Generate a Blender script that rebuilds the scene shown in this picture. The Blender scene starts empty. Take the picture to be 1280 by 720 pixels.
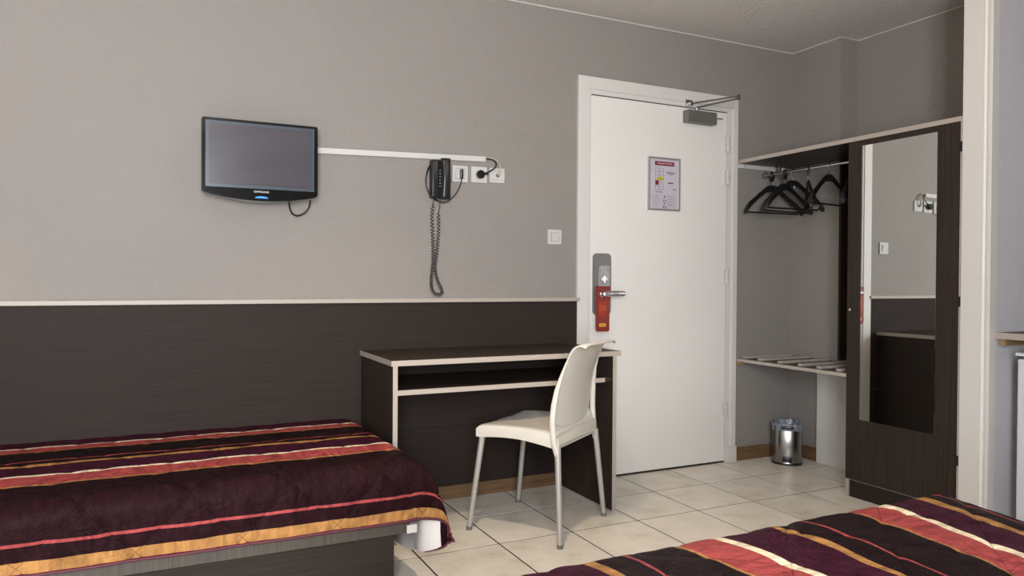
import bpy, bmesh, math, random
from mathutils import Vector, Matrix, noise
random.seed(7)
C = bpy.context.scene.collection
SC = bpy.context.scene

# ------------------------------------------------------------------ camera
F_PX, YAW, PITCH, ROLL, CAM_H = 928.1, 26.145, -0.65, 0.345, 1.068
cam_d = bpy.data.cameras.new('camera'); cam = bpy.data.objects.new('camera', cam_d); C.objects.link(cam)
cam_d.sensor_width = 36; cam_d.lens = F_PX/1280*36; cam_d.clip_start = 0.05
ya, pi_, ro = (math.radians(a) for a in (YAW, PITCH, ROLL))
fw = Vector((math.sin(ya)*math.cos(pi_), math.cos(ya)*math.cos(pi_), math.sin(pi_)))
rt = Vector((math.cos(ya), -math.sin(ya), 0)); up = rt.cross(fw)
r2 = rt*math.cos(ro)+up*math.sin(ro); u2 = -rt*math.sin(ro)+up*math.cos(ro)
M4 = Matrix((r2, u2, -fw)).transposed().to_4x4(); M4.translation = (0, 0, CAM_H)
cam.matrix_world = M4
SC.camera = cam

# ------------------------------------------------------------------ world, exposure
SC.view_settings.view_transform = 'Standard'; SC.view_settings.look = 'None'
SC.view_settings.gamma = 1; SC.view_settings.exposure = 0.29
w = bpy.data.worlds.new('world'); SC.world = w; w.use_nodes = True
w.node_tree.nodes['Background'].inputs[0].default_value = (0.75, 0.85, 1.0, 1)
w.node_tree.nodes['Background'].inputs[1].default_value = 3.0

# ------------------------------------------------------------------ large lights
def light(name, kind, loc, energy, col, size=None, size_y=None, rot=None, radius=None):
    d = bpy.data.lights.new(name, kind); o = bpy.data.objects.new(name, d); C.objects.link(o)
    d.energy = energy; d.color = col; o.location = loc
    if kind == 'AREA':
        d.shape = 'RECTANGLE'; d.size = size; d.size_y = size_y
    if radius is not None: d.shadow_soft_size = radius
    if rot: o.rotation_euler = rot
    return o
WIN_X0, WIN_X1, WIN_Z0, WIN_Z1 = -0.95, 0.15, 0.55, 2.3
YB = -1.0            # wall behind the camera
light('window_daylight', 'AREA', ((WIN_X0+WIN_X1)/2, YB-0.16, (WIN_Z0+WIN_Z1)/2), 250, (0.97, 0.98, 1.0),
      WIN_X1-WIN_X0, WIN_Z1-WIN_Z0, (math.radians(90), 0, 0))
LAMP = (0.95, 2.05, 2.33)
LAMP_E, LAMP_C = 68, (1.0, 0.80, 0.57)
FILL_LAMP = (1.95, 1.55, 2.30)  # added lamp that brightens the right side of the room
FILL_LAMP_E = 9
BED_E, BED_C = 2.5, (1.0, 0.62, 0.32)

# ------------------------------------------------------------------ materials
def mat(name, base, rough=0.6, metal=0.0, bump=None, var=None, sheen=0, coat=0, emit=None, spec=None):
    m = bpy.data.materials.new(name); m.use_nodes = True
    nt = m.node_tree; b = nt.nodes['Principled BSDF']
    b.inputs['Base Color'].default_value = (*base, 1); b.inputs['Roughness'].default_value = rough
    b.inputs['Metallic'].default_value = metal
    if spec is not None: b.inputs['Specular IOR Level'].default_value = spec
    if sheen: b.inputs['Sheen Weight'].default_value = sheen
    if coat: b.inputs['Coat Weight'].default_value = coat; b.inputs['Coat Roughness'].default_value = 0.08
    if emit:
        b.inputs['Emission Color'].default_value = (*emit[0], 1); b.inputs['Emission Strength'].default_value = emit[1]
    tc = nt.nodes.new('ShaderNodeTexCoord')
    if var:   # (scale xyz, strength, low factor)
        mp = nt.nodes.new('ShaderNodeMapping'); mp.inputs['Scale'].default_value = var[0]
        nt.links.new(tc.outputs['Object'], mp.inputs['Vector'])
        n = nt.nodes.new('ShaderNodeTexNoise'); n.inputs['Scale'].default_value = 1; n.inputs['Detail'].default_value = 4
        nt.links.new(mp.outputs[0], n.inputs['Vector'])
        r = nt.nodes.new('ShaderNodeMapRange'); r.inputs['From Min'].default_value = 0.3; r.inputs['From Max'].default_value = 0.7
        r.inputs['To Min'].default_value = 1-var[1]; r.inputs['To Max'].default_value = 1+var[1]
        nt.links.new(n.outputs['Fac'], r.inputs['Value'])
        mx = nt.nodes.new('ShaderNodeVectorMath'); mx.operation = 'SCALE'
        mx.inputs[0].default_value = base; nt.links.new(r.outputs[0], mx.inputs['Scale'])
        nt.links.new(mx.outputs[0], b.inputs['Base Color'])
    if bump:  # (scale, strength, distance)
        n2 = nt.nodes.new('ShaderNodeTexNoise'); n2.inputs['Scale'].default_value = bump[0]; n2.inputs['Detail'].default_value = 3
        nt.links.new(tc.outputs['Object'], n2.inputs['Vector'])
        bp = nt.nodes.new('ShaderNodeBump'); bp.inputs['Strength'].default_value = bump[1]; bp.inputs['Distance'].default_value = bump[2]
        nt.links.new(n2.outputs['Fac'], bp.inputs['Height']); nt.links.new(bp.outputs[0], b.inputs['Normal'])
    return m

M = {}
M['wall'] = mat('wallpaper', (0.25, 0.229, 0.210), 0.8, bump=(110, 0.8, 0.0045), var=((2, 2, 2), 0.02))
M['wall_white'] = mat('wall_cool', (0.56, 0.555, 0.58), 0.8, bump=(110, 0.6, 0.004))
M['ceil'] = mat('ceiling_plaster', (0.66, 0.63, 0.60), 0.9, bump=(75, 1.0, 0.012))
M['wenge_h'] = mat('wenge_horizontal', (0.028, 0.021, 0.018), 0.58, var=((3, 3, 260), 0.2), spec=0.10)
M['wenge_v'] = mat('wenge_vertical', (0.034, 0.025, 0.020), 0.42, var=((260, 260, 3), 0.35), spec=0.10)
M['wenge_top'] = mat('wenge_top', (0.034, 0.025, 0.020), 0.35, var=((3, 260, 3), 0.3), spec=0.10)
M['rail_wood'] = mat('bed_rail_laminate', (0.052, 0.042, 0.032), 0.6, var=((220, 220, 3), 0.3))
M['edge'] = mat('pale_edging', (0.38, 0.335, 0.295), 0.5)
M['white_paint'] = mat('white_paint', (0.74, 0.72, 0.69), 0.42, var=((1.5, 1.5, 1.5), 0.015))
M['white_trim'] = mat('white_trim', (0.62, 0.605, 0.58), 0.45)
M['dark_gap'] = mat('dark_gap', (0.02, 0.018, 0.016), 0.8)
M['white_plastic'] = mat('white_plastic', (0.54, 0.53, 0.51), 0.35)
M['chair_plastic'] = mat('chair_plastic', (0.60, 0.572, 0.51), 0.38, bump=(600, 0.1, 0.0005))
M['leg_metal'] = mat('satin_aluminium', (0.42, 0.41, 0.39), 0.5, metal=0.35)
M['steel'] = mat('brushed_steel', (0.30, 0.29, 0.28), 0.25, metal=1.0, var=((40, 40, 2), 0.08))
M['hanger'] = mat('hanger_plastic', (0.006, 0.006, 0.0065), 0.4)
M['chrome'] = mat('chrome', (0.62, 0.62, 0.63), 0.24, metal=1.0)
M['plate'] = mat('lock_plate_metal', (0.24, 0.235, 0.23), 0.5, metal=0.6)
M['plate_l'] = mat('lock_plate_light', (0.36, 0.355, 0.35), 0.45, metal=0.6)
M['closer'] = mat('closer_grey', (0.17, 0.17, 0.155), 0.42, metal=0.4)
M['closer_arm'] = mat('closer_arm', (0.06, 0.055, 0.05), 0.5, metal=0.3)
M['alu'] = mat('alu_frame', (0.42, 0.41, 0.39), 0.4, metal=0.6)
M['mirror'] = mat('mirror_glass', (0.86, 0.88, 0.86), 0.015, metal=1.0)
M['black'] = mat('black_plastic', (0.008, 0.008, 0.009), 0.28)
M['black_gloss'] = mat('gloss_black', (0.006, 0.006, 0.007), 0.12)
M['phone'] = mat('phone_plastic', (0.011, 0.012, 0.014), 0.33)
M['screen'] = mat('tv_screen', (0.065, 0.060, 0.070), 0.22, coat=0.4, var=((4, 4, 9), 0.10))
M['screen_edge'] = mat('tv_bezel_inner', (0.055, 0.072, 0.09), 0.25)
M['blue_led'] = mat('blue_led', (0.02, 0.2, 0.9), 0.4, emit=((0.02, 0.18, 0.8), 0.6))
M['print_white'] = mat('print_white', (0.75, 0.75, 0.75), 0.5)
M['paper'] = mat('paper', (0.52, 0.50, 0.56), 0.25, coat=0.3)
M['ink'] = mat('ink_grey', (0.12, 0.11, 0.13), 0.6)
M['ink_red'] = mat('ink_red', (0.20, 0.012, 0.022), 0.5)
M['ink_pink'] = mat('ink_pink', (0.55, 0.25, 0.30), 0.5)
M['ink_yellow'] = mat('ink_lime', (0.42, 0.45, 0.01), 0.5)
M['card_red'] = mat('card_red', (0.19, 0.018, 0.012), 0.4)
M['card_centre'] = mat('card_orange_red', (0.30, 0.028, 0.012), 0.4)  # orange-red middle of the card
M['card_text'] = mat('card_text', (0.70, 0.20, 0.02), 0.5)
M['card_yellow'] = mat('card_yellow', (0.80, 0.45, 0.03), 0.5)
M['base_wood'] = mat('skirting_wood', (0.15, 0.085, 0.04), 0.5, var=((4, 4, 90), 0.3))
M['cleat_wood'] = mat('cleat_wood', (0.32, 0.22, 0.11), 0.6)
M['grout'] = mat('grout', (0.013, 0.010, 0.008), 0.9)
M['liner'] = mat('bin_liner', (0.18, 0.20, 0.25), 0.3)
M['lining'] = mat('white_lining', (0.72, 0.69, 0.68), 0.85)
M['hem'] = mat('maroon_binding', (0.075, 0.008, 0.022), 0.6)
M['mattress'] = mat('mattress_ticking', (0.65, 0.63, 0.6), 0.9)
M['fridge'] = mat('fridge_white', (0.60, 0.61, 0.67), 0.3)
M['shade'] = mat('opal_shade', (0.9, 0.85, 0.75), 0.5, emit=((1, 0.82, 0.6), 3.0))
M['coax'] = mat('beige_cable', (0.45, 0.40, 0.33), 0.5)
M['glass'] = mat('window_glass', (0.9, 0.95, 1), 0.02)
gt = M['glass'].node_tree                      # thin clear pane: lets daylight straight through, small reflection
gtr = gt.nodes.new('ShaderNodeBsdfTransparent'); ggl = gt.nodes.new('ShaderNodeBsdfGlossy'); ggl.inputs['Roughness'].default_value = 0.02
gmx = gt.nodes.new('ShaderNodeMixShader'); gmx.inputs[0].default_value = 0.06
gt.links.new(gtr.outputs[0], gmx.inputs[1]); gt.links.new(ggl.outputs[0], gmx.inputs[2])
gt.links.new(gmx.outputs[0], gt.nodes['Material Output'].inputs['Surface'])

def tile_mat():
    m = bpy.data.materials.new('floor_tile'); m.use_nodes = True; nt = m.node_tree; b = nt.nodes['Principled BSDF']
    geo = nt.nodes.new('ShaderNodeNewGeometry')
    n = nt.nodes.new('ShaderNodeTexNoise'); n.inputs['Scale'].default_value = 7; n.inputs['Detail'].default_value = 8; n.inputs['Roughness'].default_value = 0.65
    oi = nt.nodes.new('ShaderNodeObjectInfo')
    mu = nt.nodes.new('ShaderNodeMath'); mu.operation = 'MULTIPLY'; mu.inputs[1].default_value = 37
    cb = nt.nodes.new('ShaderNodeCombineXYZ'); ad = nt.nodes.new('ShaderNodeVectorMath'); ad.operation = 'ADD'
    nt.links.new(oi.outputs['Random'], mu.inputs[0]); nt.links.new(mu.outputs[0], cb.inputs[2])
    nt.links.new(geo.outputs['Position'], ad.inputs[0]); nt.links.new(cb.outputs[0], ad.inputs[1])
    nt.links.new(ad.outputs[0], n.inputs['Vector'])
    r = nt.nodes.new('ShaderNodeValToRGB'); e = r.color_ramp.elements
    e[0].position = 0.30; e[0].color = (0.54, 0.485, 0.41, 1); e[1].position = 0.66; e[1].color = (0.74, 0.70, 0.63, 1)
    k = e.new(0.45); k.color = (0.67, 0.625, 0.55, 1)
    nt.links.new(n.outputs['Fac'], r.inputs[0])
    hs = nt.nodes.new('ShaderNodeHueSaturation')
    mr = nt.nodes.new('ShaderNodeMapRange'); mr.inputs['To Min'].default_value = 0.94; mr.inputs['To Max'].default_value = 1.05
    nt.links.new(oi.outputs['Random'], mr.inputs['Value']); nt.links.new(mr.outputs[0], hs.inputs['Value'])
    nt.links.new(r.outputs[0], hs.inputs['Color']); nt.links.new(hs.outputs[0], b.inputs['Base Color'])
    b.inputs['Roughness'].default_value = 0.38
    n3 = nt.nodes.new('ShaderNodeTexNoise'); n3.inputs['Scale'].default_value = 60
    nt.links.new(geo.outputs['Position'], n3.inputs['Vector'])
    bp = nt.nodes.new('ShaderNodeBump'); bp.inputs['Strength'].default_value = 0.15; bp.inputs['Distance'].default_value = 0.002
    nt.links.new(n3.outputs['Fac'], bp.inputs['Height']); nt.links.new(bp.outputs[0], b.inputs['Normal'])
    return m
M['tile'] = tile_mat()

RED = (0.28, 0.052, 0.052); CREAM = (0.64, 0.56, 0.40); OCHRE = (0.31, 0.155, 0.054)
PURPLE = (0.036, 0.007, 0.017); BLACKC = (0.012, 0.006, 0.007); DARK = (0.015, 0.005, 0.0065); HEM = (0.075, 0.008, 0.022)
def stripe_mat(name, stops, vmax, du=0.0, dv=0.0, P=.29):
    """woven stripes across the cloth; UV is in metres"""
    m = bpy.data.materials.new(name); m.use_nodes = True; nt = m.node_tree; b = nt.nodes['Principled BSDF']
    uv = nt.nodes.new('ShaderNodeUVMap'); uv.uv_map = 'UVMap'
    sp = nt.nodes.new('ShaderNodeSeparateXYZ'); nt.links.new(uv.outputs[0], sp.inputs[0])
    # gently wandering stripe edges
    n = nt.nodes.new('ShaderNodeTexNoise'); n.inputs['Scale'].default_value = 9; n.inputs['Detail'].default_value = 3
    nt.links.new(uv.outputs[0], n.inputs['Vector'])
    s = nt.nodes.new('ShaderNodeMath'); s.operation = 'MULTIPLY_ADD'; s.inputs[1].default_value = 0.008; s.inputs[2].default_value = -0.004
    nt.links.new(n.outputs['Fac'], s.inputs[0])
    a = nt.nodes.new('ShaderNodeMath'); nt.links.new(s.outputs[0], a.inputs[0]); nt.links.new(sp.outputs[1], a.inputs[1])
    d = nt.nodes.new('ShaderNodeMath'); d.operation = 'DIVIDE'; d.inputs[1].default_value = vmax; nt.links.new(a.outputs[0], d.inputs[0])
    r = nt.nodes.new('ShaderNodeValToRGB'); r.color_ramp.interpolation = 'CONSTANT'
    el = r.color_ramp.elements
    el[0].position = 0; el[0].color = (*stops[0][1], 1); el[1].position = stops[1][0]/vmax; el[1].color = (*stops[1][1], 1)
    for p, c in stops[2:]:
        e = el.new(p/vmax); e.color = (*c, 1)
    nt.links.new(d.outputs[0], r.inputs[0])
    # moire silk variation
    mp = nt.nodes.new('ShaderNodeMapping'); mp.inputs['Scale'].default_value = (16, 5, 1)
    nt.links.new(uv.outputs[0], mp.inputs['Vector'])
    n2 = nt.nodes.new('ShaderNodeTexNoise'); n2.inputs['Scale'].default_value = 1.6; n2.inputs['Detail'].default_value = 5; n2.inputs['Distortion'].default_value = 1.4
    nt.links.new(mp.outputs[0], n2.inputs['Vector'])
    mr = nt.nodes.new('ShaderNodeMapRange'); mr.inputs['From Min'].default_value = 0.35; mr.inputs['From Max'].default_value = 0.65
    mr.inputs['To Min'].default_value = 0.72; mr.inputs['To Max'].default_value = 1.28
    nt.links.new(n2.outputs['Fac'], mr.inputs['Value'])
    vm = nt.nodes.new('ShaderNodeVectorMath'); vm.operation = 'SCALE'
    nt.links.new(r.outputs[0], vm.inputs[0]); nt.links.new(mr.outputs[0], vm.inputs['Scale'])
    # groove shade of the diagonal quilting seams, darkened into the colour
    def mth(op, a_, b_=None):
        n_ = nt.nodes.new('ShaderNodeMath'); n_.operation = op
        for i_, v_ in enumerate((a_, b_)):
            if v_ is None: continue
            if isinstance(v_, (int, float)): n_.inputs[i_].default_value = v_
            else: nt.links.new(v_, n_.inputs[i_])
        return n_.outputs[0]
    U = mth('ADD', sp.outputs[0], du); V = mth('ADD', sp.outputs[1], dv)
    dd = []
    for op in ('ADD', 'SUBTRACT'):
        q_ = mth('DIVIDE', mth(op, U, V), P); dd.append(mth('ABSOLUTE', mth('SUBTRACT', q_, mth('ROUND', q_))))
    near_ = mth('LESS_THAN', mth('MINIMUM', dd[0], dd[1]), .0075)
    sc_ = mth('SUBTRACT', 1.0, mth('MULTIPLY', near_, .38))
    vs = nt.nodes.new('ShaderNodeVectorMath'); vs.operation = 'SCALE'
    nt.links.new(vm.outputs[0], vs.inputs[0]); nt.links.new(sc_, vs.inputs['Scale'])
    nt.links.new(vs.outputs[0], b.inputs['Base Color'])
    b.inputs['Roughness'].default_value = 0.45; b.inputs['Specular IOR Level'].default_value = 0.03
    n4 = nt.nodes.new('ShaderNodeTexNoise'); n4.inputs['Scale'].default_value = 30; n4.inputs['Detail'].default_value = 4; n4.inputs['Distortion'].default_value = 1.5
    nt.links.new(uv.outputs[0], n4.inputs['Vector'])
    bp = nt.nodes.new('ShaderNodeBump'); bp.inputs['Strength'].default_value = 0.7; bp.inputs['Distance'].default_value = 0.010
    nt.links.new(n4.outputs['Fac'], bp.inputs['Height']); nt.links.new(bp.outputs[0], b.inputs['Normal'])
    return m

# ------------------------------------------------------------------ mesh building
class MB:
    def __init__(s): s.bm = bmesh.new()
    def box(s, x0, x1, y0, y1, z0, z1, bev=0, seg=2):
        t = bmesh.new(); bmesh.ops.create_cube(t, size=1)
        for v in t.verts: v.co = Vector(((x0+x1)/2+v.co.x*(x1-x0), (y0+y1)/2+v.co.y*(y1-y0), (z0+z1)/2+v.co.z*(z1-z0)))
        if bev: bmesh.ops.bevel(t, geom=t.edges[:], offset=bev, segments=seg, affect='EDGES', profile=0.5)
        s.add(t); return s
    def add(s, t, mtx=None):
        if mtx: t.transform(mtx)
        me = bpy.data.meshes.new('tmp'); t.to_mesh(me); t.free(); s.bm.from_mesh(me); bpy.data.meshes.remove(me)
    def tube(s, pts, r, n=8, caps=True, r_end=None):
        pts = [Vector(p) for p in pts]; N = len(pts); rings = []
        a = None
        for i, p in enumerate(pts):
            t = (pts[min(i+1, N-1)]-pts[max(i-1, 0)]).normalized()
            if a is None:
                a = t.orthogonal().normalized()
            else:
                a = (a-t*a.dot(t)).normalized()
            b = t.cross(a); rr = r if r_end is None else r+(r_end-r)*i/(N-1)
            rings.append([s.bm.verts.new(p+(a*math.cos(k*2*math.pi/n)+b*math.sin(k*2*math.pi/n))*rr) for k in range(n)])
        for i in range(N-1):
            for k in range(n): s.bm.faces.new((rings[i][k], rings[i][(k+1) % n], rings[i+1][(k+1) % n], rings[i+1][k]))
        if caps: s.bm.faces.new(rings[0][::-1]); s.bm.faces.new(rings[-1])
        return s
    def loft(s, rings, cap0=True, cap1=True):
        R = [[s.bm.verts.new(p) for p in r] for r in rings]; n = len(R[0])
        for i in range(len(R)-1):
            for k in range(n): s.bm.faces.new((R[i][k], R[i][(k+1) % n], R[i+1][(k+1) % n], R[i+1][k]))
        if cap0: s.bm.faces.new(R[0][::-1])
        if cap1: s.bm.faces.new(R[-1])
        return s
    def grid(s, nu, nv, fn, uv=None):
        V = [[s.bm.verts.new(fn(i/nu, j/nv)) for j in range(nv+1)] for i in range(nu+1)]
        L = s.bm.loops.layers.uv.verify() if uv else None
        for i in range(nu):
            for j in range(nv):
                f = s.bm.faces.new((V[i][j], V[i+1][j], V[i+1][j+1], V[i][j+1]))
                if uv:
                    for l, (a, b) in zip(f.loops, ((i, j), (i+1, j), (i+1, j+1), (i, j+1))): l[L].uv = uv(a/nu, b/nv)
        return s
    def prism(s, poly, ax, a0, a1, bev=0):
        """poly of 2-D points in the plane across axis ax ('x','y','z')"""
        def P(p, a): return {'x': (a, p[0], p[1]), 'y': (p[0], a, p[1]), 'z': (p[0], p[1], a)}[ax]
        t = bmesh.new(); r0 = [t.verts.new(P(p, a0)) for p in poly]; r1 = [t.verts.new(P(p, a1)) for p in poly]; n = len(poly)
        t.faces.new(r0); t.faces.new(r1[::-1])
        for k in range(n): t.faces.new((r0[k], r1[k], r1[(k+1) % n], r0[(k+1) % n]))
        bmesh.ops.recalc_face_normals(t, faces=t.faces[:])
        if bev: bmesh.ops.bevel(t, geom=t.edges[:], offset=bev, segments=2, affect='EDGES')
        s.add(t); return s
    def cyl(s, c, r, h, axis='z', n=24, r2=None, bev=0):
        t = bmesh.new(); bmesh.ops.create_cone(t, cap_ends=True, segments=n, radius1=r, radius2=r if r2 is None else r2, depth=h)
        if bev: bmesh.ops.bevel(t, geom=[e for e in t.edges if len(e.link_faces) == 2 and any(len(f.verts) > 4 for f in e.link_faces)], offset=bev, segments=2, affect='EDGES')
        R = {'z': Matrix(), 'y': Matrix.Rotation(math.pi/2, 4, 'X'), 'x': Matrix.Rotation(math.pi/2, 4, 'Y')}[axis]
        s.add(t, Matrix.Translation(c) @ R); return s
    def build(s, name, material, parent=None, smooth=False, recalc=True, local=False, **props):
        off = ORG.get(parent, Vector()) if parent else Vector()
        if local: off = Vector()
        if recalc: bmesh.ops.recalc_face_normals(s.bm, faces=s.bm.faces[:])
        for v in s.bm.verts: v.co -= off
        me = bpy.data.meshes.new(name); s.bm.to_mesh(me); s.bm.free()
        me.materials.append(material)
        if me.uv_layers: me.uv_layers[0].name = 'UVMap'
        if smooth:
            for p in me.polygons: p.use_smooth = True
            if smooth == 'auto': me.set_sharp_from_angle(angle=math.radians(40))
        o = bpy.data.objects.new(name, me); C.objects.link(o)
        if parent: o.parent = parent; ORG[o] = off
        for k, v in props.items(): o[k] = v
        return o
ORG = {}
def thing(name, label, cat, loc=(0, 0, 0), rz=0, group=None):
    o = bpy.data.objects.new(name, None); C.objects.link(o); o.location = loc; o.rotation_euler = (0, 0, rz)
    o.empty_display_size = 0.05; ORG[o] = Vector(loc) if not rz else Vector()
    o['label'] = label; o['category'] = cat
    if group: o['group'] = group
    return o
def tag(o, label, cat, group=None):
    o['label'] = label; o['category'] = cat
    if group: o['group'] = group
    return o
def structure(name, loc=(0, 0, 0)):
    o = bpy.data.objects.new(name, None); C.objects.link(o); o.location = loc; ORG[o] = Vector(loc); o['kind'] = 'structure'; return o
def text(name, body, size, loc, rot, material, parent, squeeze=1.0, align='CENTER', depth=0.0002):
    cu = bpy.data.curves.new(name, 'FONT'); cu.body = body; cu.size = size; cu.align_x = align; cu.align_y = 'CENTER'; cu.extrude = depth
    t = bpy.data.objects.new(name+'_tmp', cu); C.objects.link(t)
    dg = bpy.context.evaluated_depsgraph_get(); me = bpy.data.meshes.new_from_object(t.evaluated_get(dg))
    bpy.data.objects.remove(t)
    mt = Matrix.Translation(loc) @ rot @ Matrix.Diagonal((squeeze, 1, 1, 1))
    off = ORG.get(parent, Vector()); me.transform(Matrix.Translation(-off) @ mt)
    me.materials.clear(); me.materials.append(material); me.name = name
    o = bpy.data.objects.new(name, me); C.objects.link(o); o.parent = parent; ORG[o] = off
    return o
FACE_Y = Matrix.Rotation(math.pi/2, 4, 'X')     # text on a wall that faces -y
def smooth_pts(pts, n=6):
    pts = [Vector(p) for p in pts]; out = []
    for i in range(len(pts)-1):
        p0, p1, p2, p3 = pts[max(i-1, 0)], pts[i], pts[i+1], pts[min(i+2, len(pts)-1)]
        for k in range(n):
            t = k/n
            out.append(0.5*((2*p1)+(p2-p0)*t+(2*p0-5*p1+4*p2-p3)*t*t+(3*p1-p0-3*p2+p3)*t**3))
    out.append(pts[-1]); return out

# ------------------------------------------------------------------ the room
W = 3.366; XW = 3.129; X1 = 3.570; X2 = 3.711; YBOX = 3.009; CEIL = 2.471
XL = -1.45; XR = 4.6; YP0, YP1 = 1.880, 1.998      # partition wall faces
S = 'structure'
MB().box(XL-.1, XR+.1, YB-.1, W+.1, -.12, -.0014).build('floor', M['grout'], kind=S)
floor = bpy.data.objects['floor']; ORG[floor] = Vector()
TS = 0.3404; GX = 0.9371; GY = 2.7054; G = 0.0036
tile_me = {}
for i in range(-8, 12):
    for j in range(-12, 3):
        x0, x1 = GX+i*TS+G, GX+(i+1)*TS-G; y0, y1 = GY+j*TS+G, GY+(j+1)*TS-G
        lim = XR if y0 < YP0 else (X1 if y0 > YBOX-.1 and y1 > YBOX else X2)
        x0 = max(x0, XL+.004); x1 = min(x1, lim-.003); y0 = max(y0, YB+.004); y1 = min(y1, W-.004)
        if x1-x0 < .02 or y1-y0 < .02: continue
        key = (round(x1-x0, 4), round(y1-y0, 4))
        if key not in tile_me:
            t = MB().box(-key[0]/2, key[0]/2, -key[1]/2, key[1]/2, -.006, 0, bev=.0007, seg=1)
            me = bpy.data.meshes.new('tile'); t.bm.to_mesh(me); t.bm.free(); me.materials.append(M['tile']); tile_me[key] = me
        o = bpy.data.objects.new('tile', tile_me[key]); C.objects.link(o); o.parent = floor
        o.location = ((x0+x1)/2, (y0+y1)/2, 0.0)
MB().box(XL-.1, XR+.1, YB-.1, W+.1, CEIL, CEIL+.1).build('ceiling', M['ceil'], kind=S)
MB().box(XL-.1, X2+.1, W, W+.1, -.1, CEIL).build('wall_back', M['wall'], kind=S)
MB().box(X2, X2+.1, YP1, W, -.1, CEIL).build('wall_right', M['wall'], kind=S)
MB().box(X1, X2, YBOX, W, -.1, CEIL).build('wall_alcove_corner', M['wall'], kind=S)
MB().box(3.16, XR, YP0+.012, YP1, -.1, CEIL).build('wall_partition', M['wall_white'], kind=S)
MB().box(XR, XR+.1, YB-.1, YP1, -.1, CEIL).build('wall_far_right', M['wall_white'], kind=S)
MB().box(XL-.1, XL, YB-.1, W, -.1, CEIL).build('wall_left', M['wall'], kind=S)
f = MB(); f.box(XL, WIN_X0, YB-.1, YB, -.1, CEIL); f.box(WIN_X1, XR, YB-.1, YB, -.1, CEIL)
f.box(WIN_X0, WIN_X1, YB-.1, YB, -.1, WIN_Z0); f.box(WIN_X0, WIN_X1, YB-.1, YB, WIN_Z1, CEIL)
f.build('wall_front', M['wall'], kind=S)
wn = structure('window_1', ((WIN_X0+WIN_X1)/2, YB-.05, WIN_Z0))
xm = (WIN_X0+WIN_X1)/2
f = MB()
for a, b in ((WIN_X0, WIN_X0+.05), (xm-.03, xm+.03), (WIN_X1-.05, WIN_X1)): f.box(a, b, YB-.09, YB-.03, WIN_Z0, WIN_Z1)
for a, b in ((WIN_Z0, WIN_Z0+.05), (WIN_Z1-.05, WIN_Z1)): f.box(WIN_X0, WIN_X1, YB-.085, YB-.035, a, b)
f.build('window_frame', M['white_trim'], wn)
for k in (0, 1):
    a, b = (WIN_X0+.05, xm-.03) if k == 0 else (xm+.03, WIN_X1-.05)
    MB().box(a, b, YB-.062, YB-.058, WIN_Z0+.05, WIN_Z1-.05).build('window_pane', M['glass'], wn)

tc_ = structure('trim_3', (1.0, W, CEIL))
f = MB(); MB().box(XL, X1-.004, W-.004, W, CEIL-.004, CEIL).build('sealant_bead', M['white_trim'], tc_)
MB().box(X1-.004, X1, YBOX-.004, W, CEIL-.004, CEIL).build('sealant_bead', M['white_trim'], tc_)
MB().box(X1, X2, YBOX-.004, YBOX, CEIL-.004, CEIL).build('sealant_bead', M['white_trim'], tc_)
MB().box(X2-.004, X2, YP1, YBOX-.004, CEIL-.004, CEIL).build('sealant_bead', M['white_trim'], tc_)
# skirting boards
MB().box(XL, 2.025, W-.010, W, 0, .066, .002).build('baseboard_back', M['base_wood'], kind=S)
MB().box(3.124, X1, W-.012, W, 0, .078, .002).build('baseboard_alcove', M['base_wood'], kind=S)
MB().box(X1-.012, X1, 3.142, W-.012, 0, .078, .002).build('baseboard_right', M['base_wood'], kind=S)

# wainscot: two rows of boards and a pale cap
tr = structure('trim_1', (0.6, W, 0))
MB().box(XL, 2.024, W-.016, W, .362, .955).build('panel', M['wenge_h'], tr)
MB().box(XL, 2.024, W-.014, W, .068, .358).build('panel', M['wenge_h'], tr)
MB().box(XL, 2.036, W-.030, W, .957, .976, .002).build('cap_rail', M['edge'], tr)

# ------------------------------------------------------------------ entrance door
dr = structure('door_1', (2.57, W, 0))
f = MB(); f.box(2.026, 2.095, W-.020, W, 0, 2.143, .002).build('casing', M['white_trim'], dr)
MB().box(3.083, 3.120, W-.020, W, .0, 2.143, .002).build('casing', M['white_trim'], dr)
MB().box(2.0955, 3.0825, W-.020, W, 2.078, 2.143, .002).build('casing', M['white_trim'], dr)
f = MB(); f.box(2.095, 2.106, W-.014, W, 0, 2.078); f.box(3.045, 3.083, W-.011, W, 0, 2.078); f.box(2.106, 3.045, W-.014, W, 2.053, 2.078)
f.build('door_frame', M['white_trim'], dr)
MB().box(2.103, 3.049, W-.004, W, .0, 2.056).build('door_gap', M['dark_gap'], dr)
leaf = MB().box(2.1085, 3.042, W-.010, W-.0005, .012, 2.048, .0015).build('door_leaf', M['white_paint'], dr)
MB().box(3.046, 3.123, W-.028, W, 0, .095, .003).build('plinth_block', M['white_trim'], dr)
for z0, z1 in ((1.820, 1.912), (1.628, 1.712), (1.050, 1.134), (.278, .357)):
    h = MB(); h.cyl((3.043, W-.020, (z0+z1)/2-(z1-z0)/4), .0085, (z1-z0)/2-.003, n=12); h.cyl((3.043, W-.020, (z0+z1)/2+(z1-z0)/4), .0085, (z1-z0)/2-.003, n=12)
    h.box(3.043, 3.062, W-.017, W-.010, z0, z1); h.box(3.024, 3.043, W-.017, W-.009, z0, z1)
    h.build('hinge', M['white_plastic'], dr, smooth='auto')
def round_plate(x0, x1, z0, z1, y0, y1, r, bev=.0015):
    poly = []
    for cx, cz, a0 in ((x1-r, z1-r, 0), (x0+r, z1-r, 90), (x0+r, z0+r, 180), (x1-r, z0+r, 270)):
        for k in range(6):
            a = math.radians(a0+k*18); poly.append((cx+r*math.cos(a), cz+r*math.sin(a)))
    return MB().prism(poly, 'y', y0, y1, bev)
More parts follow.
